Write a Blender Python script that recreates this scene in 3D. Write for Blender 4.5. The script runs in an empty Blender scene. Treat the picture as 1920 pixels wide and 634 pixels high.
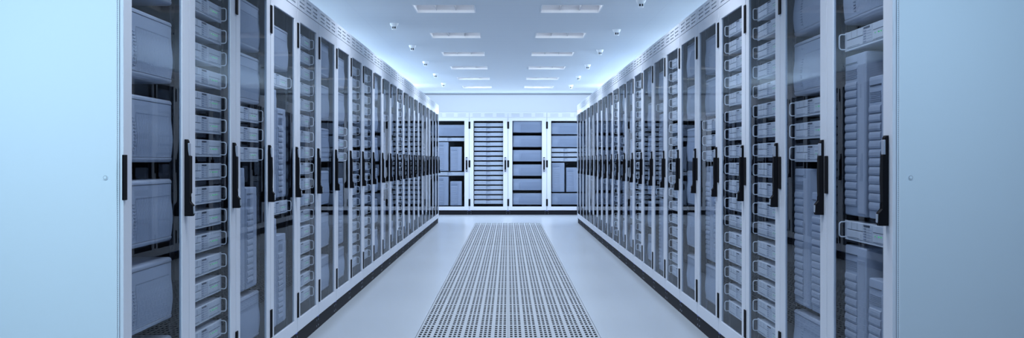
import bpy, bmesh, math
from mathutils import Matrix, Vector

PI = math.pi
scene = bpy.context.scene
COL = scene.collection

# ------------------------------------------------------------------ sizes (metres)
CAM_H = 1.1055
FOCAL_PX = 2239.0
AISLE = 1.245            # half width of the aisle, door face to centre line
ROW_START = 3.864        # distance of the first cabinet's near edge
PITCH = 0.80             # cabinet width
N_ROW = 22
CAB_H = 2.11
BACK_Y = 24.65           # door face of the cabinets against the end wall
WALL_Y = 25.85
CEIL = 2.5625
ROOM_X = 3.6
REAR_Y = -3.4
STRIP_HALF = 0.58
STRIP_END = 21.37
TILE = 0.579
N_TILE = 30

# ------------------------------------------------------------------ materials
def mat(name, color, rough=0.5, metal=0.0, spec=0.5, noise=0.0, nscale=6.0, bump=0.0, bscale=300.0):
    m = bpy.data.materials.new(name)
    m.use_nodes = True
    nt = m.node_tree
    b = nt.nodes['Principled BSDF']
    b.inputs['Base Color'].default_value = (*color, 1)
    b.inputs['Roughness'].default_value = rough
    b.inputs['Metallic'].default_value = metal
    b.inputs['Specular IOR Level'].default_value = spec
    if noise or bump:
        tc = nt.nodes.new('ShaderNodeTexCoord')
    if noise:
        n = nt.nodes.new('ShaderNodeTexNoise')
        n.inputs['Scale'].default_value = nscale
        n.inputs['Detail'].default_value = 3
        nt.links.new(tc.outputs['Object'], n.inputs['Vector'])
        r = nt.nodes.new('ShaderNodeMapRange')
        r.inputs['To Min'].default_value = 1 - noise
        r.inputs['To Max'].default_value = 1 + noise
        nt.links.new(n.outputs['Fac'], r.inputs['Value'])
        mx = nt.nodes.new('ShaderNodeVectorMath')
        mx.operation = 'SCALE'
        mx.inputs[0].default_value = color
        nt.links.new(r.outputs['Result'], mx.inputs['Scale'])
        nt.links.new(mx.outputs['Vector'], b.inputs['Base Color'])
    if bump:
        n2 = nt.nodes.new('ShaderNodeTexNoise')
        n2.inputs['Scale'].default_value = bscale
        nt.links.new(tc.outputs['Object'], n2.inputs['Vector'])
        bp = nt.nodes.new('ShaderNodeBump')
        bp.inputs['Strength'].default_value = bump
        bp.inputs['Distance'].default_value = 0.001
        nt.links.new(n2.outputs['Fac'], bp.inputs['Height'])
        nt.links.new(bp.outputs['Normal'], b.inputs['Normal'])
    return m

def emit(name, color, strength):
    m = bpy.data.materials.new(name)
    m.use_nodes = True
    nt = m.node_tree
    nt.nodes.clear()
    e = nt.nodes.new('ShaderNodeEmission')
    e.inputs['Color'].default_value = (*color, 1)
    e.inputs['Strength'].default_value = strength
    o = nt.nodes.new('ShaderNodeOutputMaterial')
    nt.links.new(e.outputs[0], o.inputs[0])
    return m

def glass_mat():
    m = bpy.data.materials.new('tinted_door_glass')
    m.use_nodes = True
    nt = m.node_tree
    nt.nodes.clear()
    t = nt.nodes.new('ShaderNodeBsdfTransparent')
    t.inputs['Color'].default_value = (*GLASS_TINT, 1)
    g = nt.nodes.new('ShaderNodeBsdfGlossy')
    g.inputs['Color'].default_value = (0.93, 0.96, 1, 1)
    g.inputs['Roughness'].default_value = 0.0
    lw = nt.nodes.new('ShaderNodeLayerWeight')
    lw.inputs['Blend'].default_value = 0.5
    p = nt.nodes.new('ShaderNodeMath')
    p.operation = 'POWER'
    p.inputs[1].default_value = 5.0
    nt.links.new(lw.outputs['Facing'], p.inputs[0])
    a = nt.nodes.new('ShaderNodeMath')
    a.operation = 'MULTIPLY_ADD'
    a.inputs[1].default_value = 0.31
    a.inputs[2].default_value = 0.022
    nt.links.new(p.outputs[0], a.inputs[0])
    mx = nt.nodes.new('ShaderNodeMixShader')
    geo = nt.nodes.new('ShaderNodeNewGeometry')
    front = nt.nodes.new('ShaderNodeMath')
    front.operation = 'SUBTRACT'
    front.inputs[0].default_value = 1.0
    nt.links.new(geo.outputs['Backfacing'], front.inputs[1])
    both = nt.nodes.new('ShaderNodeMath')
    both.operation = 'MULTIPLY'
    nt.links.new(a.outputs[0], both.inputs[0])
    nt.links.new(front.outputs[0], both.inputs[1])
    nt.links.new(both.outputs[0], mx.inputs[0])
    nt.links.new(t.outputs[0], mx.inputs[1])
    nt.links.new(g.outputs[0], mx.inputs[2])
    o = nt.nodes.new('ShaderNodeOutputMaterial')
    nt.links.new(mx.outputs[0], o.inputs[0])
    return m

GLASS_TINT = (0.775, 0.81, 0.855)
M = {}
M['paint'] = mat('pale_blue_grey_paint', (0.46, 0.51, 0.605), 0.34, bump=0.05, bscale=500)
M['side'] = mat('side_panel_paint', (0.45, 0.54, 0.64), 0.5, bump=0.05, bscale=400)
M['slot'] = mat('grey_slot', (0.20, 0.24, 0.31), 0.6)
M['louvre'] = mat('vent_slot_shade', (0.26, 0.30, 0.37), 0.6)
M['inner'] = mat('dark_cabinet_lining', (0.011, 0.013, 0.018), 0.8, spec=0.06)
M['rail'] = mat('black_rail', (0.04, 0.045, 0.058), 0.6, spec=0.15)
M['hole'] = mat('black_void', (0.006, 0.006, 0.008), 0.9, spec=0.1)
M['black'] = mat('black_plastic', (0.004, 0.0045, 0.007), 0.7, spec=0.06)
M['insert'] = mat('grey_grip_insert', (0.20, 0.24, 0.32), 0.4)
M['plinth'] = mat('near_black_plinth', (0.007, 0.008, 0.013), 0.65, spec=0.1)
M['seam'] = mat('ceiling_seam', (0.56, 0.61, 0.68), 0.6)
M['bolt'] = mat('bolt_steel', (0.14, 0.17, 0.22), 0.35, metal=0.8)
M['bluetab'] = mat('blue_levelling_tab', (0.06, 0.10, 0.45), 0.5)
M['glass'] = glass_mat()
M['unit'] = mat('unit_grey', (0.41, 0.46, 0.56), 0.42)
M['valley_shade'] = mat('unit_valley_shade', (0.27, 0.31, 0.39), 0.5)
M['unit_lip'] = mat('unit_grey_lip', (0.44, 0.48, 0.57), 0.35)
M['unit_mid'] = mat('unit_mid_grey', (0.30, 0.34, 0.42), 0.45)
M['groove'] = mat('unit_groove', (0.07, 0.08, 0.11), 0.6)
M['server'] = mat('server_grey', (0.64, 0.67, 0.73), 0.42)
M['server_panel'] = mat('server_panel_grey', (0.72, 0.75, 0.80), 0.4)
M['handle'] = mat('server_handle', (0.80, 0.82, 0.86), 0.3)
M['led'] = emit('green_led', (0.08, 0.9, 0.25), 0.8)
M['floor'] = mat('floor_vinyl', (0.315, 0.37, 0.445), 0.25, noise=0.02, nscale=0.6)
M['grate'] = mat('perforated_floor_steel', (0.245, 0.29, 0.355), 0.55, spec=0.3)
M['wall'] = mat('wall_paint', (0.60, 0.66, 0.73), 0.7)
M['fixture'] = mat('fixture_white', (0.78, 0.80, 0.84), 0.4)
M['reflector'] = mat('fixture_reflector', (0.60, 0.62, 0.67), 0.35)
M['baffle'] = mat('fixture_baffle', (0.40, 0.42, 0.47), 0.4)
M['tube'] = emit('fluorescent_tube', (0.90, 0.95, 1.0), 4.5)
M['sensor'] = mat('sensor_white', (0.86, 0.88, 0.92), 0.4)

def ceiling_mat():
    m = mat('linear_ceiling_panels', (0.61, 0.665, 0.73), 0.55)
    nt = m.node_tree
    b = nt.nodes['Principled BSDF']
    tc = nt.nodes.new('ShaderNodeTexCoord')
    w = nt.nodes.new('ShaderNodeTexWave')
    w.wave_type = 'BANDS'
    w.bands_direction = 'Y'
    w.wave_profile = 'SAW'
    w.inputs['Scale'].default_value = 1.04    # one joint about every 30 cm
    nt.links.new(tc.outputs['Object'], w.inputs['Vector'])
    gt = nt.nodes.new('ShaderNodeMath')
    gt.operation = 'GREATER_THAN'
    gt.inputs[1].default_value = 0.955
    nt.links.new(w.outputs['Fac'], gt.inputs[0])
    mx = nt.nodes.new('ShaderNodeMix')
    mx.data_type = 'RGBA'
    mx.inputs['A'].default_value = (0.61, 0.665, 0.73, 1)
    mx.inputs['B'].default_value = (0.58, 0.635, 0.70, 1)
    nt.links.new(gt.outputs[0], mx.inputs['Factor'])
    nt.links.new(mx.outputs['Result'], b.inputs['Base Color'])
    return m
M['ceiling'] = ceiling_mat()

# ------------------------------------------------------------------ mesh helpers
class MB:
    """Collects shapes into one mesh; every face remembers its material."""
    def __init__(self):
        self.v, self.f, self.mi, self.mats = [], [], [], []
    def mid(self, m):
        if m not in self.mats:
            self.mats.append(m)
        return self.mats.index(m)
    def add(self, vs, fs, m):
        k = self.mid(m)
        b = len(self.v)
        self.v += [tuple(p) for p in vs]
        for f in fs:
            self.f.append(tuple(b + i for i in f))
            self.mi.append(k)
        return self
    def box(self, x0, x1, y0, y1, z0, z1, m, bev=0.0, seg=1):
        if bev <= 0:
            vs = [(x, y, z) for x in (x0, x1) for y in (y0, y1) for z in (z0, z1)]
            fs = [(0, 1, 3, 2), (4, 6, 7, 5), (0, 4, 5, 1), (2, 3, 7, 6), (0, 2, 6, 4), (1, 5, 7, 3)]
            return self.add(vs, fs, m)
        bm = bmesh.new()
        bmesh.ops.create_cube(bm, size=1.0)
        for q in bm.verts:
            q.co = Vector(((x0 + x1) / 2 + q.co.x * (x1 - x0), (y0 + y1) / 2 + q.co.y * (y1 - y0), (z0 + z1) / 2 + q.co.z * (z1 - z0)))
        bmesh.ops.bevel(bm, geom=list(bm.edges), offset=bev, segments=seg, profile=0.5, affect='EDGES')
        return self.take(bm, m)
    def take(self, bm, m):
        bmesh.ops.recalc_face_normals(bm, faces=list(bm.faces))
        bm.verts.index_update()
        self.add([q.co for q in bm.verts], [tuple(q.index for q in f.verts) for f in bm.faces], m)
        bm.free()
        return self
    def grid(self, xs, zs, keep, y0, y1, m):
        """A plate in the XZ plane, from y0 (front) to y1, of cells (i, j) for which keep(i, j) is true."""
        bm = bmesh.new()
        def vert(c={}):
            pass
        cache = {}
        def V(i, j, s):
            k = (i, j, s)
            if k not in cache:
                cache[k] = bm.verts.new((xs[i], y0 if s == 0 else y1, zs[j]))
            return cache[k]
        nx, nz = len(xs) - 1, len(zs) - 1
        K = lambda i, j: 0 <= i < nx and 0 <= j < nz and keep(i, j)
        for i in range(nx):
            for j in range(nz):
                if not K(i, j):
                    continue
                bm.faces.new((V(i, j, 0), V(i + 1, j, 0), V(i + 1, j + 1, 0), V(i, j + 1, 0)))
                bm.faces.new((V(i, j, 1), V(i, j + 1, 1), V(i + 1, j + 1, 1), V(i + 1, j, 1)))
                if not K(i - 1, j):
                    bm.faces.new((V(i, j, 0), V(i, j + 1, 0), V(i, j + 1, 1), V(i, j, 1)))
                if not K(i + 1, j):
                    bm.faces.new((V(i + 1, j, 0), V(i + 1, j, 1), V(i + 1, j + 1, 1), V(i + 1, j + 1, 0)))
                if not K(i, j - 1):
                    bm.faces.new((V(i, j, 0), V(i, j, 1), V(i + 1, j, 1), V(i + 1, j, 0)))
                if not K(i, j + 1):
                    bm.faces.new((V(i, j + 1, 0), V(i + 1, j + 1, 0), V(i + 1, j + 1, 1), V(i, j + 1, 1)))
        return self.take(bm, m)
    def prism(self, prof, x0, x1, m, bev=0.0):
        """A (y, z) outline drawn out along x."""
        bm = bmesh.new()
        a = [bm.verts.new((x0, y, z)) for y, z in prof]
        b = [bm.verts.new((x1, y, z)) for y, z in prof]
        n = len(prof)
        e1 = bm.faces.new(a)
        e2 = bm.faces.new(b[::-1])
        for i in range(n):
            bm.faces.new((a[i], b[i], b[(i + 1) % n], a[(i + 1) % n]))
        if bev:
            bmesh.ops.bevel(bm, geom=list(set(e1.edges) | set(e2.edges)), offset=bev, segments=2, profile=0.5, affect='EDGES')
        return self.take(bm, m)
    def cyl(self, c, r, h, axis, m, n=12):
        """A closed cylinder centred on c."""
        bm = bmesh.new()
        bmesh.ops.create_cone(bm, cap_ends=True, segments=n, radius1=r, radius2=r, depth=h)
        if axis == 'X':
            bmesh.ops.rotate(bm, verts=bm.verts, matrix=Matrix.Rotation(PI / 2, 3, 'Y'))
        elif axis == 'Y':
            bmesh.ops.rotate(bm, verts=bm.verts, matrix=Matrix.Rotation(PI / 2, 3, 'X'))
        bmesh.ops.translate(bm, verts=bm.verts, vec=c)
        return self.take(bm, m)
    def lathe(self, prof, m, n=24):
        vs, fs = [], []
        k = len(prof)
        for i in range(n):
            a = 2 * PI * i / n
            for r, z in prof:
                vs.append((r * math.cos(a), r * math.sin(a), z))
        for i in range(n):
            for j in range(k - 1):
                p, q = i * k + j, ((i + 1) % n) * k + j
                fs.append((p, q, q + 1, p + 1))
        return self.add(vs, fs, m)
    def tube(self, pts, r, m, n=8):
        pts = [Vector(p) for p in pts]
        vs, fs = [], []
        up = None
        for i, p in enumerate(pts):
            t = (pts[min(i + 1, len(pts) - 1)] - pts[max(i - 1, 0)]).normalized()
            if up is None:
                up = t.orthogonal().normalized()
            up = (up - t * up.dot(t)).normalized()
            s = t.cross(up)
            for k in range(n):
                a = 2 * PI * k / n
                vs.append(p + up * (r * math.cos(a)) + s * (r * math.sin(a)))
        for i in range(len(pts) - 1):
            for k in range(n):
                a, b = i * n + k, i * n + (k + 1) % n
                fs.append((a, b, b + n, a + n))
        fs.append(tuple(range(n))[::-1])
        fs.append(tuple((len(pts) - 1) * n + k for k in range(n)))
        return self.add(vs, fs, m)
    def mesh(self, name, smooth=False):
        me = bpy.data.meshes.new(name)
        me.from_pydata(self.v, [], self.f)
        for m in self.mats:
            me.materials.append(M[m])
        me.polygons.foreach_set('material_index', self.mi)
        if smooth:
            me.polygons.foreach_set('use_smooth', [True] * len(me.polygons))
            me.update()
            try:
                me.set_sharp_from_angle(angle=math.radians(40))
            except Exception:
                pass
        me.update()
        return me

def put(name, me, parent=None):
    o = bpy.data.objects.new(name, me)
    COL.objects.link(o)
    o.parent = parent
    return o

def empty(name, loc=(0, 0, 0), rz=0.0):
    o = bpy.data.objects.new(name, None)
    o.empty_display_size = 0.1
    COL.objects.link(o)
    o.location = loc
    o.rotation_euler = (0, 0, rz)
    return o

def tag(o, label, cat, group=None):
    o['label'] = label
    o['category'] = cat
    if group:
        o['group'] = group
    return o

def struct(name, mb):
    o = put(name, mb.mesh(name))
    o['kind'] = 'structure'
    return o

KIDS = {}
def child(name, me, parent):
    o = put(name, me, parent)
    KIDS.setdefault(parent, []).append(o)
    return o

def copy_tree(o, parent=None):
    c = o.copy()
    COL.objects.link(c)
    if parent is not None:
        c.parent = parent
        KIDS.setdefault(c.parent, []).append(c)
    for k in list(KIDS.get(o, [])):
        copy_tree(k, c)
    return c

ORD = ['first', 'second', 'third', 'fourth', 'fifth', 'sixth', 'seventh', 'eighth', 'ninth', 'tenth', 'eleventh', 'twelfth',
       'thirteenth', 'fourteenth', 'fifteenth', 'sixteenth', 'seventeenth', 'eighteenth', 'nineteenth', 'twentieth',
       'twenty-first', 'twenty-second', 'twenty-third', 'twenty-fourth']

# ------------------------------------------------------------------ the room
# floor, with the slot that the perforated strip fills
STRIP_START = STRIP_END - N_TILE * TILE
fl = MB()
for x0, x1, y0, y1 in ((-ROOM_X, -STRIP_HALF - 0.002, REAR_Y, WALL_Y), (STRIP_HALF + 0.002, ROOM_X, REAR_Y, WALL_Y),
                       (-STRIP_HALF - 0.002, STRIP_HALF + 0.002, REAR_Y, STRIP_START - 0.002),
                       (-STRIP_HALF - 0.002, STRIP_HALF + 0.002, STRIP_END + 0.002, WALL_Y)):
    fl.box(x0, x1, y0, y1, -0.04, 0.0, 'floor')
struct('floor', fl)
pl = MB()
pl.box(-STRIP_HALF - 0.06, STRIP_HALF + 0.06, STRIP_START - 0.06, STRIP_END + 0.06, -0.42, -0.40, 'hole')
for sx in (-1, 1):
    xa, xb = sorted((sx * (STRIP_HALF + 0.05), sx * (STRIP_HALF + 0.06)))
    pl.box(xa, xb, STRIP_START - 0.06, STRIP_END + 0.06, -0.40, -0.04, 'hole')
pl.box(-STRIP_HALF - 0.05, STRIP_HALF + 0.05, STRIP_END + 0.05, STRIP_END + 0.06, -0.40, -0.04, 'hole')
pl.box(-STRIP_HALF - 0.05, STRIP_HALF + 0.05, STRIP_START - 0.06, STRIP_START - 0.05, -0.40, -0.04, 'hole')
struct('floor_void', pl)

for name, b in (('wall_left', (-ROOM_X - 0.1, -ROOM_X, REAR_Y, WALL_Y)), ('wall_right', (ROOM_X, ROOM_X + 0.1, REAR_Y, WALL_Y)),
                ('wall_back', (-ROOM_X - 0.1, ROOM_X + 0.1, WALL_Y, WALL_Y + 0.1)), ('wall_front', (-ROOM_X - 0.1, ROOM_X + 0.1, REAR_Y - 0.1, REAR_Y))):
    struct(name, MB().box(b[0], b[1], b[2], b[3], -0.04, CEIL + 0.2, 'wall'))
struct('trim_1', MB().box(-ROOM_X, ROOM_X, WALL_Y - 0.012, WALL_Y, CEIL - 0.020, CEIL - 0.004, 'slot'))  # dark strip painted in for the thin shadow line below the ceiling

# ceiling with an opening for every recessed light
L_W, L_X = 0.58, 0.603
L_Y0, L_PITCH = 11.11, 2.40
LIGHT_K = list(range(-5, 6))
xs = [-ROOM_X, -L_X - L_W / 2, -L_X + L_W / 2, L_X - L_W / 2, L_X + L_W / 2, ROOM_X]
ys = [REAR_Y]
for k in LIGHT_K:
    ys += [L_Y0 + k * L_PITCH, L_Y0 + k * L_PITCH + L_W]
ys.append(WALL_Y)
ce = MB()
for i in range(len(xs) - 1):
    for j in range(len(ys) - 1):
        if i in (1, 3) and j % 2 == 1:
            continue
        vs = [(xs[i], ys[j], CEIL), (xs[i], ys[j + 1], CEIL), (xs[i + 1], ys[j + 1], CEIL), (xs[i + 1], ys[j], CEIL)]
        ce.add(vs, [(0, 1, 2, 3)], 'ceiling')
ce.box(-ROOM_X, ROOM_X, REAR_Y, WALL_Y, CEIL + 0.18, CEIL + 0.2, 'ceiling')
struct('ceiling', ce)
for n, sx in ((2, -1), (3, 1)):
    xa, xb = sorted((sx * 1.475, sx * 1.478))
    struct('trim_%d' % n, MB().box(xa, xb, REAR_Y, WALL_Y, CEIL - 0.0003, CEIL + 0.002, 'seam'))

# ------------------------------------------------------------------ recessed ceiling lights
def light_meshes():
    w = L_W / 2 - 0.001
    d = 0.11
    tray = MB()
    for sx in (-1, 1):                                   # end walls
        xa, xb = sorted((sx * w, sx * (w - 0.006)))
        tray.box(xa, xb, -w, w, 0.022, d, 'reflector')
    tray.box(-w, w, w - 0.006, w, 0.022, d, 'reflector')
    tray.box(-w, w, -w, -w + 0.006, 0.022, d, 'reflector')
    tray.box(-w, w, -w, w, d, d + 0.006, 'reflector')
    # curved reflector at the far side
    pr = [(w - 0.006, 0.03), (w - 0.012, 0.05), (w - 0.024, 0.075), (w - 0.05, d), (w - 0.006, d)]
    tray.prism(pr, -w + 0.006, w - 0.006, 'reflector')
    frame = MB()
    for sx in (-1, 1):
        xa, xb = sorted((sx * w, sx * (w - 0.010)))
        frame.box(xa, xb, -w, w, -0.004, 0.022, 'fixture')
        ya, yb = sorted((sx * w, sx * (w - 0.010)))
        frame.box(-w + 0.010, w - 0.010, ya, yb, -0.004, 0.022, 'fixture')
    baf = MB().box(-0.002, 0.002, -w + 0.011, w - 0.011, 0.018, 0.10, 'baffle')
    tb = MB()
    tb.cyl((0, 0, 0), 0.008, 2 * w - 0.03, 'X', 'tube', 10)
    return tray.mesh('light_tray'), frame.mesh('light_frame'), baf.mesh('light_baffle'), tb.mesh('light_tube', True)
ML = light_meshes()
proto = None
LIGHT_COLOR = (0.90, 0.95, 1.0)
def lamp(name, loc, sx, sy, power, rot=(0, 0, 0), color=LIGHT_COLOR, spread=PI):
    d = bpy.data.lights.new(name, 'AREA')
    d.shape = 'RECTANGLE'
    d.size, d.size_y = sx, sy
    d.energy = power
    d.color = color
    d.spread = spread
    d.cycles.use_multiple_importance_sampling = False
    o = bpy.data.objects.new(name, d)
    COL.objects.link(o)
    o.location = loc
    o.rotation_euler = rot
    return o
CEIL_W = 22.0
for side, sx in (('left', -1), ('right', 1)):
    for k in LIGHT_K:
        y = L_Y0 + k * L_PITCH + L_W / 2
        if proto is None:
            o = proto = empty('ceiling_light')
            child('tray', ML[0], o)
            child('frame', ML[1], o)
            for bx in (-0.095, 0.095):
                child('baffle', ML[2], o).location.x = bx
            for ty in (-0.16, 0.0, 0.16):
                child('tube', ML[3], o).location = (0, ty, 0.062)
        else:
            o = copy_tree(proto)
        o.location = (sx * L_X, y, CEIL)
        if k >= 0:
            lab = 'square recessed ceiling light, %s from the camera in the %s line of lights' % (ORD[k] if k < 5 else 'farthest', side)
        else:
            lab = 'recessed ceiling light overhead, %s before the first one in view, %s line' % (ORD[-k - 1], side)
        tag(o, lab, 'ceiling light', 'recessed ceiling lights over the aisle')
        lamp('fixture_lamp', (sx * L_X, y, CEIL - 0.002), 0.5, 0.5, CEIL_W * (0.6 if k <= -4 else 0.78 if k == -3 else 1.0), spread=2.45)

# ------------------------------------------------------------------ ceiling sensors
def sensor_meshes():
    base = MB().lathe([(0.0, 0.0), (0.046, 0.0), (0.046, -0.006), (0.034, -0.032), (0.0, -0.032)], 'sensor', 28)
    cage = MB().lathe([(0.0, -0.033), (0.020, -0.033), (0.020, -0.062), (0.0, -0.062)], 'hole', 20)
    post = MB()
    post.lathe([(0.0, -0.0325), (0.031, -0.0325), (0.030, -0.037), (0.0, -0.037)], 'sensor', 24)
    post.lathe([(0.0, -0.059), (0.027, -0.059), (0.024, -0.069), (0.0, -0.069)], 'sensor', 24)
    for i in range(6):
        a = PI / 2 + i * PI / 3
        bm = bmesh.new()
        bmesh.ops.create_cube(bm, size=1)
        bmesh.ops.scale(bm, verts=bm.verts, vec=(0.007, 0.0085, 0.026))
        bmesh.ops.translate(bm, verts=bm.verts, vec=(0.0245, 0, -0.048))
        bmesh.ops.rotate(bm, verts=bm.verts, matrix=Matrix.Rotation(a, 3, 'Z'))
        post.take(bm, 'sensor')
    return base.mesh('sensor_base', True), cage.mesh('sensor_core', True), post.mesh('sensor_cage', True)
MS = sensor_meshes()
sproto = None
for side, sx, y0, n in (('left', -1, 12.59, 5), ('right', 1, 10.78, 6)):
    for k in range(n):
        if sproto is None:
            o = sproto = empty('smoke_detector')
            child('base', MS[0], o)
            child('sensing_core', MS[1], o)
            child('cage', MS[2], o)
        else:
            o = copy_tree(sproto)
        o.location = (sx * 1.20, y0 + k * 2.405, CEIL - 0.0005)
        tag(o, 'white tapered smoke detector with dark openings, %s from the camera along the %s ceiling' % (ORD[k], side), 'smoke detector',
            'smoke detectors on the ceiling')

# ------------------------------------------------------------------ perforated floor strip
def tile_mesh():
    hx, hy = [0.0], [0.0]
    for g in range(6):
        for c in range(3):
            x = 0.021 + 0.0962 * g + 0.028 * c
            hx += [x - 0.0082, x + 0.0082]
    hx.append(STRIP_HALF - 0.0008)
    hx[0] = 0.0008
    for r in range(6):
        y = 0.060 + 0.0918 * r
        hy += [y - 0.029, y + 0.029]
    hy.append(TILE)
    m = MB().grid(hx, hy, lambda i, j: not (i % 2 == 1 and j % 2 == 1), 0.0, 0.0012, 'grate')
    # lay it flat: plate front (y0) becomes the upper face
    m.v = [(x, z, -y) for x, y, z in m.v]
    bm = bmesh.new()
    me = m.mesh('perforated_panel')
    bm.from_mesh(me)
    bmesh.ops.recalc_face_normals(bm, faces=list(bm.faces))
    bm.to_mesh(me)
    bm.free()
    return me
strip = empty('perforated_floor_strip', (0, STRIP_START, 0))
tag(strip, 'pale steel floor strip perforated with rows of small dark slots along the aisle', 'floor grating')
TM = tile_mesh()
pr0 = child('perforated_panel', TM, strip)
for r in range(N_TILE):
    for s in (0, 1):
        o = pr0
        if r or s:
            o = pr0.copy()
            COL.objects.link(o)
        o.location = (0 if s else -STRIP_HALF, r * TILE, 0)

# ------------------------------------------------------------------ server cabinet
def cabinet_meshes():
    R = {}
    # shell: painted outside, dark lining inside
    s = MB()
    for sx in (-1, 1):
        xa, xb = sorted((sx * 0.399, sx * 0.385))
        s.box(xa, xb, 0.0130, 1.0, 0.09, 2.11, 'paint')
        xa, xb = sorted((sx * 0.3845, sx * 0.380))
        s.box(xa, xb, 0.024, 0.98, 0.095, 2.10, 'inner')
    s.box(-0.385, 0.385, 0.985, 1.0, 0.09, 2.11, 'paint')
    s.box(-0.380, 0.380, 0.975, 0.9845, 0.10, 2.10, 'inner')
    s.box(-0.385, 0.385, 0.024, 0.985, 2.095, 2.11, 'paint')
    s.box(-0.380, 0.380, 0.024, 0.975, 2.005, 2.012, 'inner')
    s.box(-0.385, 0.385, 0.024, 0.985, 0.09, 0.105, 'inner')
    R['shell'] = s.mesh('cabinet_shell')
    # slotted panel above the door
    xs = [-0.397]
    for c in (-0.245, 0.0, 0.245):
        xs += [c - 0.085, c + 0.085]
    xs.append(0.397)
    zs = [2.0135]
    for c in (2.036, 2.0595, 2.085):
        zs += [c - 0.0045, c + 0.0045]
    zs.append(2.11)
    v = MB().grid(xs, zs, lambda i, j: not (i % 2 == 1 and j % 2 == 1), 0.0, 0.010, 'paint')
    v.box(-0.395, 0.395, 0.004, 0.0095, 2.015, 2.108, 'louvre')  # slot backing: cabinet paint darkened, the shade inside the slots painted in
    R['vent'] = v.mesh('vent_panel')
    # door frame
    bm = bmesh.new()
    t = MB().grid([-0.397, -0.310, 0.300, 0.397], [0.093, 0.170, 1.938, 2.0105], lambda i, j: (i, j) != (1, 1), 0.0, 0.0125, 'paint')
    me = t.mesh('tmp')
    bm.from_mesh(me)
    bmesh.ops.bevel(bm, geom=[e for e in bm.edges if len(e.link_faces) == 2 and e.calc_face_angle(0) > 1.0], offset=0.0022, segments=2, profile=0.5, affect='EDGES')
    R['door'] = MB().take(bm, 'paint').mesh('door_frame')
    R['pane'] = MB().box(-0.3095, 0.2995, 0.0045, 0.0085, 0.1705, 1.9375, 'glass').mesh('door_pane')
    R['hinge'] = MB().box(-0.024, 0.014, -0.0065, -0.0006, -0.0735, 0.0735, 'black', 0.0015).mesh('door_hinge')
    # swing handle
    prof = [(-0.0003, 1.190), (-0.008, 1.190), (-0.0125, 1.183), (-0.0140, 1.131), (-0.0195, 1.124), (-0.0205, 1.05), (-0.0195, 0.972),
            (-0.0165, 0.966), (-0.0165, 0.949), (-0.032, 0.936), (-0.034, 0.903), (-0.030, 0.894), (-0.0003, 0.894)]
    h = MB().prism(prof, 0.328, 0.361, 'black', 0.003)
    h.box(0.3325, 0.3618, -0.0172, -0.0105, 1.127, 1.176, 'insert', 0.0015)
    h.box(0.3355, 0.3535, -0.0355, -0.032, 0.9035, 0.932, 'insert', 0.001)
    R['handle'] = h.mesh('door_handle')
    # plinth with bolts
    p = MB().box(-0.3995, 0.3995, 0.012, 0.99, 0.0, 0.0895, 'plinth')
    for x in (-0.365, 0.365):
        for z in (0.024, 0.062):
            p.cyl((x, 0.0105, z), 0.0065, 0.004, 'Y', 'bolt', 8)
    for sx in (-1, 1):
        xa, xb = sorted((sx * 0.399, sx * 0.375))
        p.box(xa, xb, 0.004, 0.012, 0.0845, 0.0915, 'bluetab')
    R['plinth'] = p.mesh('cabinet_plinth')
    # punched mounting rails
    r = MB()
    zs = [0.11]
    z = 0.15
    while z < 1.98:
        zs += [z, z + 0.012]
        z += 0.044
    zs.append(2.0)
    r.grid([-0.030, -0.006, 0.006, 0.030], zs, lambda i, j: not (i == 1 and j % 2 == 1), 0.050, 0.053, 'rail')
    r.box(-0.028, 0.028, 0.056, 0.058, 0.112, 1.998, 'hole')
    R['rail'] = r.mesh('mounting_rail')
    R['shelf'] = MB().box(-0.375, 0.375, 0.062, 0.80, -0.004, 0.0, 'inner').mesh('cabinet_shelf')
    # end panel, drawn for local x = 0 .. -0.006
    q = MB().box(-0.007, 0.0, 0.0185, 0.995, 0.0, 2.108, 'side', 0.002)
    R['side'] = q.mesh('side_panel')
    d = MB().box(-0.0010, 0.0025, 0.0132, 0.0183, 0.09, 2.108, 'side')
    z = 0.10
    while z < 2.1:
        d.box(-0.0018, 0.0005, 0.0163, 0.0179, z, z + 0.0032, 'slot')
        z += 0.0064
    R['gasket'] = d.mesh('side_gasket')
    k = MB().cyl((-0.0085, 0.055, 1.053), 0.0085, 0.003, 'X', 'side', 18)
    k.cyl((-0.0102, 0.055, 1.053), 0.0066, 0.001, 'X', 'slot', 18)
    k.cyl((-0.0110, 0.055, 1.053), 0.0050, 0.001, 'X', 'side', 18)
    R['lock'] = k.mesh('side_lock')
    return R
MC = cabinet_meshes()

def make_cabinet(rails=True):
    o = empty('server_cabinet')
    child('shell', MC['shell'], o)
    child('vent_panel', MC['vent'], o)
    d = child('door', MC['door'], o)
    child('glass_pane', MC['pane'], d)
    for z in (0.2535, 1.053, 1.851):
        child('hinge', MC['hinge'], d).location = (-0.391, 0, z)
    child('handle', MC['handle'], d)
    child('plinth', MC['plinth'], o)
    for x in (-0.3455, 0.3455):
        child('mounting_rail', MC['rail'], o).location.x = x
    return o

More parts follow.
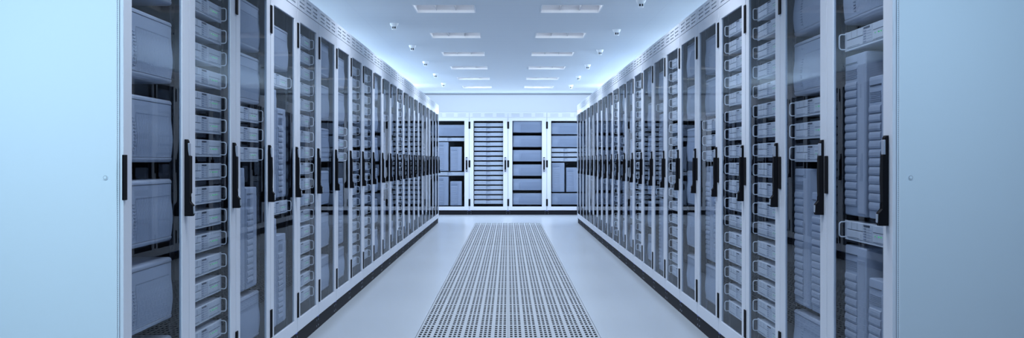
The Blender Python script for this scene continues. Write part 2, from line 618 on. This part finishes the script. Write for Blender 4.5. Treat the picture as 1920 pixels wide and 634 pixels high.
# ------------------------------------------------------------------ equipment
UW = 0.298          # half width of a rack unit
def blade_meshes():
    h = 0.235
    c = MB()
    arc = lambda cy, cz, r, a0, a1: [(cy + r * math.cos(a0 + (a1 - a0) * i / 5), cz + r * math.sin(a0 + (a1 - a0) * i / 5)) for i in range(6)]
    prof = [(0.60, h), (0.014, h)] + arc(0.014, h - 0.012, 0.012, PI / 2, PI)[1:] + [(0.002, h - 0.016), (0.008, h - 0.0175), (0.008, 0.0175), (0.002, 0.016)] \
        + arc(0.014, 0.012, 0.012, PI, 1.5 * PI)[:-1] + [(0.014, 0.0), (0.60, 0.0)]
    c.prism(prof, -UW, UW, 'unit_lip', 0.002)
    # bulging front with fine upright ribs
    def bulge(t):
        t = t / 0.72
        return -0.0062 * math.sin(PI * t) if 0 < t < 1 else 0.0
    z0, z1 = 0.0185, h - 0.0185
    xs = [-0.296]
    x = -0.135
    ribs = []
    while x < 0.262:
        ribs.append(x)
        x += 0.0104
    for x in ribs:
        xs += [x, x + 0.0016, x + 0.0072, x + 0.0088]
    xs.append(0.296)
    zz = [z0 + (z1 - z0) * i / 14 for i in range(15)]
    vs, fs = [], []
    for i, x in enumerate(xs):
        ribbed = 0 < i < len(xs) - 1
        up = ribbed and (i - 1) % 4 in (1, 2)
        for j, z in enumerate(zz):
            t = (z - z0) / (z1 - z0)
            y = 0.0035 + bulge(t * 1.06)
            if ribbed and 1 <= j <= 10 and not up:
                y += 0.0030
            vs.append((x, y, z))
    n = len(zz)
    for i in range(len(xs) - 1):
        for j in range(n - 1):
            fs.append((i * n + j, (i + 1) * n + j, (i + 1) * n + j + 1, i * n + j + 1))
    k = len(vs)
    for i in (0, len(xs) - 1):            # close the two ends
        b = len(vs)
        for j in range(n):
            vs.append((xs[i], 0.0085, zz[j]))
        for j in range(n - 1):
            f = (i * n + j, i * n + j + 1, b + j + 1, b + j)
            fs.append(f if i == 0 else f[::-1])
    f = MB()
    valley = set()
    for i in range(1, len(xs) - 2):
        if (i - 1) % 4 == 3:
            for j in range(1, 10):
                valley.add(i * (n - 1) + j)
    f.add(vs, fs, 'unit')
    kk = f.mid('valley_shade')  # rib valleys get a darker grey: shade between ribs put into the colour
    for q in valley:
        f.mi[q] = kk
    g = MB()
    for j in range(11):                   # short ticks left of the ribs
        z = 0.036 + 0.0115 * j
        t = (z - z0) / (z1 - z0)
        y = 0.0030 + bulge(t * 1.06)
        g.box(-0.172, -0.146, y + 0.0003, y + 0.004, z, z + 0.0030, 'unit_mid')
    for i, x in enumerate(ribs):          # dotted row above them
        t = (0.170 - z0) / (z1 - z0)
        y = 0.0030 + bulge(t * 1.06)
        g.box(x + 0.001, x + 0.007, y + 0.0003, y + 0.004, 0.1695, 0.1730, 'unit_mid')
    return c.mesh('blade_casing', True), f.mesh('blade_front', True), g.mesh('blade_vents')

def server_meshes():
    h = 0.075
    R = {}
    c = MB()
    c.box(-0.272, 0.272, 0.006, 0.60, 0.004, h - 0.003, 'server', 0.001)
    for sx in (-1, 1):
        xa, xb = sorted((sx * 0.272, sx * UW))
        c.box(xa, xb, 0.004, 0.010, 0.0, h - 0.002, 'server', 0.001)
    c.box(-0.285, 0.285, 0.0025, 0.012, 0.0, 0.0055, 'server_panel', 0.001)
    R['casing'] = c.mesh('server_casing')
    b = MB()                              # drive bays, left
    b.box(-0.266, -0.062, 0.0015, 0.0065, 0.042, 0.070, 'server_panel', 0.0012)
    b.box(-0.266, -0.062, 0.0015, 0.0065, 0.0085, 0.039, 'server_panel', 0.0012)
    b.box(-0.262, -0.066, 0.0048, 0.0062, 0.0393, 0.0417, 'groove')
    for x in (-0.20, -0.13):
        b.box(x, x + 0.0012, 0.0010, 0.003, 0.044, 0.068, 'groove')
    b.box(-0.255, -0.10, 0.0010, 0.003, 0.012, 0.0135, 'groove')
    R['bay'] = b.mesh('drive_bay')
    v = MB()                              # centre column: slot over a stack of ticks
    v.box(-0.058, 0.048, 0.0022, 0.0065, 0.0085, 0.070, 'server', 0.001)
    v.box(-0.050, 0.022, 0.0010, 0.003, 0.0605, 0.0670, 'groove')
    for i in range(5):
        z = 0.012 + 0.0095 * i
        v.box(-0.052, -0.022, 0.0014, 0.003, z, z + 0.0050, 'unit_mid')
        v.box(-0.016, 0.040, 0.0018, 0.003, z, z + 0.0012, 'unit_mid')
    R['vent'] = v.mesh('vent_column')
    p = MB()                              # control panel, right
    p.box(0.053, 0.266, 0.0015, 0.0065, 0.0085, 0.070, 'server_panel', 0.0012)
    p.box(0.066, 0.256, 0.0009, 0.002, 0.0450, 0.0468, 'groove')
    p.box(0.066, 0.256, 0.0009, 0.002, 0.0115, 0.0128, 'groove')
    p.box(0.225, 0.2262, 0.0009, 0.002, 0.0125, 0.046, 'groove')
    R['panel'] = p.mesh('control_panel')
    l = MB()
    for x, w in ((0.085, 0.006), (0.120, 0.016), (0.150, 0.010), (0.178, 0.014), (0.206, 0.006)):
        l.box(x, x + w, 0.0006, 0.0018, 0.0318, 0.0352, 'led')
    R['led'] = l.mesh('status_lights')
    d = MB()
    r = 0.0024
    za, zb, yo = 0.009, 0.066, -0.0205
    pts = [(0, 0.004, za)]
    for i in range(5):
        a = i / 4 * PI / 2
        pts.append((0, yo + 0.010 - 0.010 * math.sin(a), za + 0.010 - 0.010 * math.cos(a)))
    for i in range(5):
        a = i / 4 * PI / 2
        pts.append((0, yo + 0.010 - 0.010 * math.cos(a), zb - 0.010 + 0.010 * math.sin(a)))
    pts.append((0, 0.004, zb))
    d.tube(pts, r, 'handle', 8)
    R['handle'] = d.mesh('server_handle', True)
    return R

def tower_meshes(w, h, name):
    """A tower standing on end: louvred bank on its left, smooth strip on its right."""
    R = {}
    R['casing'] = MB().box(0, w, 0.004, 0.55, 0, h, 'unit', 0.006, 3).mesh(name + '_casing', True)
    xa, xb = 0.012, w * 0.60
    f = MB()
    f.box(xa, xb, 0.0005, 0.006, h - 0.032, h - 0.0305, 'groove')
    top = h - 0.055
    for i in range(6):                    # fine grille
        z = top - 0.0065 * i
        f.box(xa + 0.004, xb - 0.004, 0.002, 0.006, z - 0.0028, z, 'unit_mid')
    z = top - 0.048
    while z > 0.045:
        f.prism([(0.004, z), (0.0005, z - 0.003), (-0.0010, z - 0.010), (-0.0014, z - 0.020), (0.0005, z - 0.0265), (0.004, z - 0.0265)], xa, xb, 'unit_lip', 0.001)
        f.box(xa, xb, 0.0032, 0.0045, z - 0.0305, z - 0.0265, 'unit_mid')
        z -= 0.031
    R['louvre'] = f.mesh(name + '_louvres')
    s = MB()
    xm, rr = (xb + 0.008 + w - 0.006) / 2, (w - 0.006 - xb - 0.008) / 2
    prof = [(xm - rr + 0.0, 0.0045)] + [(xm - rr * math.cos(a), 0.0045 - 0.007 * math.sin(a)) for a in [PI * i / 12 for i in range(1, 12)]] + [(xm + rr, 0.0045)]
    vs = [(x, y, z) for z in (0.012, h - 0.045) for x, y in prof]
    n = len(prof)
    fs = [(i, i + 1, n + i + 1, n + i) for i in range(n - 1)] + [tuple(range(n))[::-1], tuple(range(n, 2 * n))]
    s.add(vs, fs, 'unit_lip')
    R['strip'] = s.mesh(name + '_strip', True)
    return R

MBd = blade_meshes()
MSv = server_meshes()
MT = {'tall': tower_meshes(0.262, 0.600, 'tall_tower'), 'short': tower_meshes(0.240, 0.502, 'short_tower')}

def make_blade():
    o = empty('blade_chassis')
    child('casing', MBd[0], o)
    child('ribbed_front', MBd[1], o)
    child('vent_marks', MBd[2], o)
    return o
def make_server(detail):
    o = empty('rack_server')
    child('casing', MSv['casing'], o)
    if detail >= 1:
        child('drive_bay', MSv['bay'], o)
        child('vent_column', MSv['vent'], o)
        child('control_panel', MSv['panel'], o)
    if detail >= 2:
        child('status_lights', MSv['led'], o)
    for x in (-0.286, 0.286):
        child('handle', MSv['handle'], o).location.x = x
    return o
def make_tower(kind):
    o = empty('tower_server')
    child('casing', MT[kind]['casing'], o)
    child('louvre_bank', MT[kind]['louvre'], o)
    child('smooth_strip', MT[kind]['strip'], o)
    return o

PROTO = {}
def take(key, maker):
    if key not in PROTO:
        PROTO[key] = maker()
        return PROTO[key]
    return copy_tree(PROTO[key])

EQ_Y = 0.038
LAYOUT = {
    'A': [('blade', 1.934 - 0.2985 * i) for i in range(6)],
    'B': [('server', 1.900 - 0.1 * i) for i in range(17)],
    'M': [('blade', 1.900), ('blade', 1.633), ('server', 1.375), ('server', 1.277), ('server', 1.178), ('tall', 1.073), ('short', 0.975), ('blade', 0.443)],
    'C': [('blade', 1.860), ('server', 1.597), ('tall', 1.503), ('short', 1.405), ('server', 0.884), ('tall', 0.789), ('short', 0.691)],
}
HEIGHT = {'blade': 0.235, 'server': 0.075, 'tall': 0.600, 'short': 0.502}
CONTENT = {'A': 'holding six big ribbed units', 'B': 'packed with slim handled servers', 'M': 'holding ribbed units above slim servers',
           'C': 'holding louvred towers between slim servers'}

def fill(cab, kind, where, detail, row):
    """Puts the equipment into a cabinet. WHERE names the cabinet in words."""
    mw = Matrix.Translation(cab.location) @ Matrix.Rotation(cab.rotation_euler.z, 4, 'Z')
    count = {}
    total = {}
    for k, _z in LAYOUT[kind]:
        total[k] = total.get(k, 0) + 1
    for k, top in LAYOUT[kind]:
        n = count[k] = count.get(k, 0) + 1
        z = top - HEIGHT[k]
        x = 0.0
        if k == 'blade':
            o = take('blade', make_blade)
        elif k == 'server':
            o = take('server%d' % detail, lambda: make_server(detail))
        else:
            o = take(k, lambda: make_tower(k))
            x = -0.294 if k == 'tall' else 0.006
            if k == 'tall':
                child('shelf', MC['shelf'], cab).location.z = z - 0.001
        o.location = mw @ Vector((x, EQ_Y, z))
        o.rotation_euler = (0, 0, cab.rotation_euler.z)
        pos = ('top' if n == 1 else 'bottom' if n == total[k] else ORD[n - 1] + ' from top') if total[k] > 1 else ''
        if k == 'blade':
            if total[k] == 1:
                lab, cat = 'large ribbed grey unit in %s' % where, 'server'
            else:
                lab, cat = 'large ribbed grey unit, %s one in %s' % (pos, where), 'server'
            grp = 'large ribbed units in the %s' % row
        elif k == 'server':
            lab, cat = 'slim handled server, %s one in %s' % (pos, where), 'server'
            grp = 'slim handled servers in the %s' % row
        else:
            lab = '%s louvred tower, %s%s' % ('taller' if k == 'tall' else 'shorter', (('upper pair in ' if n == 1 else 'lower pair in ') if total[k] > 1 else 'in '), where)
            cat, grp = 'server', 'louvred towers in the %s' % row
        tag(o, lab, cat, grp)

ROWS = {
    'left': list('ABMCBAMBBACABMACAMACAM'),
    'right': list('CMBBMABCABAMBACMACAMAC'),
}
cproto = make_cabinet()
PLAIN = list(KIDS[cproto])
def copy_cabinet():
    c = cproto.copy()
    COL.objects.link(c)
    for k in PLAIN:
        copy_tree(k, c)
    return c
first = True
for side, sx in (('left', -1), ('right', 1)):
    for i in range(N_ROW):
        c = cproto if first else copy_cabinet()
        first = False
        rz = PI / 2 if side == 'left' else -PI / 2
        c.location = (sx * AISLE, ROW_START + PITCH * (i + 0.5), 0)
        c.rotation_euler = (0, 0, rz)
        nth = ORD[i]
        tag(c, 'glass-doored cabinet, %s from camera in %s row, %s' % (nth, side, CONTENT[ROWS[side][i]]), 'server cabinet', 'server cabinets in the %s row' % side)
        if i in (0, N_ROW - 1):
            near = (i == 0)
            # the end that faces the camera is local -x in the left row, +x in the right row
            lx = (-1 if near else 1) * (1 if side == 'left' else -1)
            p = child('side_panel', MC['side'], c)
            g = child('gasket', MC['gasket'], p)
            k = child('lock', MC['lock'], p)
            p.location.x = lx * 0.4
            p.scale.x = 1 if lx < 0 else -1
        fill(c, ROWS[side][i], "the %s row's %s cabinet" % (side, nth), 2 if i < 7 else 0 if i > 11 else 1, side + ' row')
for i, kind in enumerate('ACBAMA'):
    c = copy_cabinet()
    c.location = ((i - 2.5) * PITCH, BACK_Y, 0)
    c.rotation_euler = (0, 0, 0)
    tag(c, 'glass-doored cabinet, %s from left at end wall, %s' % (ORD[i], CONTENT[kind]), 'server cabinet', 'server cabinets against the end wall')
    fill(c, kind, "the end wall's %s cabinet" % ORD[i], 1, 'end wall row')

# ------------------------------------------------------------------ cove lamps behind the rows and over the end wall, throwing light up at the ceiling
COVE_W, END_W = 150.0, 17.0
COVE_COLOR = (0.66, 0.84, 1.0)
for sx in (-1, 1):
    for yc, ln, pw in ((8.6, 3.0, 0.07), (11.8, 3.2, 0.16), (15.0, 3.2, 0.22), (18.2, 3.2, 0.36), (21.6, 3.6, 0.50)):
        lamp('cove_lamp', (sx * 2.62, yc, 2.14), 0.10, ln, COVE_W * pw, (PI, sx * -0.95, 0), COVE_COLOR)
lamp('end_cove_lamp', (0, 25.3, 2.16), 4.6, 0.10, END_W, (PI + 0.75, 0, 0), COVE_COLOR)

# unseen fill lamps, added only to brighten the two end panels
def aimed(loc, target, sx, sy, power, color, spread=PI):
    d = Vector(target) - Vector(loc)
    o = lamp('end_panel_fill', loc, sx, sy, power, (0, 0, 0), color, spread)
    o.rotation_euler = d.to_track_quat('-Z', 'Y').to_euler()
    return o
aimed((-1.15, 1.2, 2.45), (-1.7, 3.86, 1.4), 0.4, 0.4, 36.0, (0.66, 0.90, 1.0), 1.6)
aimed((1.12, 1.2, 2.45), (1.30, 3.86, 1.6), 0.4, 0.4, 9.5, (0.62, 0.84, 1.0), 1.1)
# lamps at both ends of the cross aisle, in front of the cabinets on the end wall
for sx in (-1, 1):
    aimed((sx * 2.5, 22.7, 2.5), (sx * 0.2, 24.65, 0.6), 0.5, 0.5, 70.0, (0.90, 0.95, 1.0), 2.6).name = 'cross_aisle_lamp'

# ------------------------------------------------------------------ world, camera, view
w = bpy.data.worlds.new('world')
scene.world = w
w.use_nodes = True
w.node_tree.nodes['Background'].inputs[0].default_value = (0.6, 0.75, 1, 1)
w.node_tree.nodes['Background'].inputs[1].default_value = 0.05

cd = bpy.data.cameras.new('camera')
cam = bpy.data.objects.new('camera', cd)
COL.objects.link(cam)
cam.location = (0, 0, CAM_H)
cam.rotation_euler = (PI / 2, 0, 0)
cd.sensor_fit = 'HORIZONTAL'
cd.sensor_width = 36.0
cd.lens = 36.0 * FOCAL_PX / 1920.0
cd.shift_x = (960.0 - 952.5) / 1920.0
cd.shift_y = -(317.0 - 302.5) / 1920.0
cd.clip_start = 0.05
cd.clip_end = 100
scene.camera = cam

vs = scene.view_settings
scene.display_settings.display_device = 'sRGB'
vs.view_transform = 'Standard'
vs.look = 'None'
vs.exposure = 0.0
vs.gamma = 1.0
vs.use_curve_mapping = False
cy = scene.cycles
cy.max_bounces = 10
cy.diffuse_bounces = 5
cy.glossy_bounces = 5
cy.transparent_max_bounces = 24
cy.caustics_reflective = False
cy.caustics_refractive = False
cy.sample_clamp_indirect = 4.0
cy.use_denoising = True
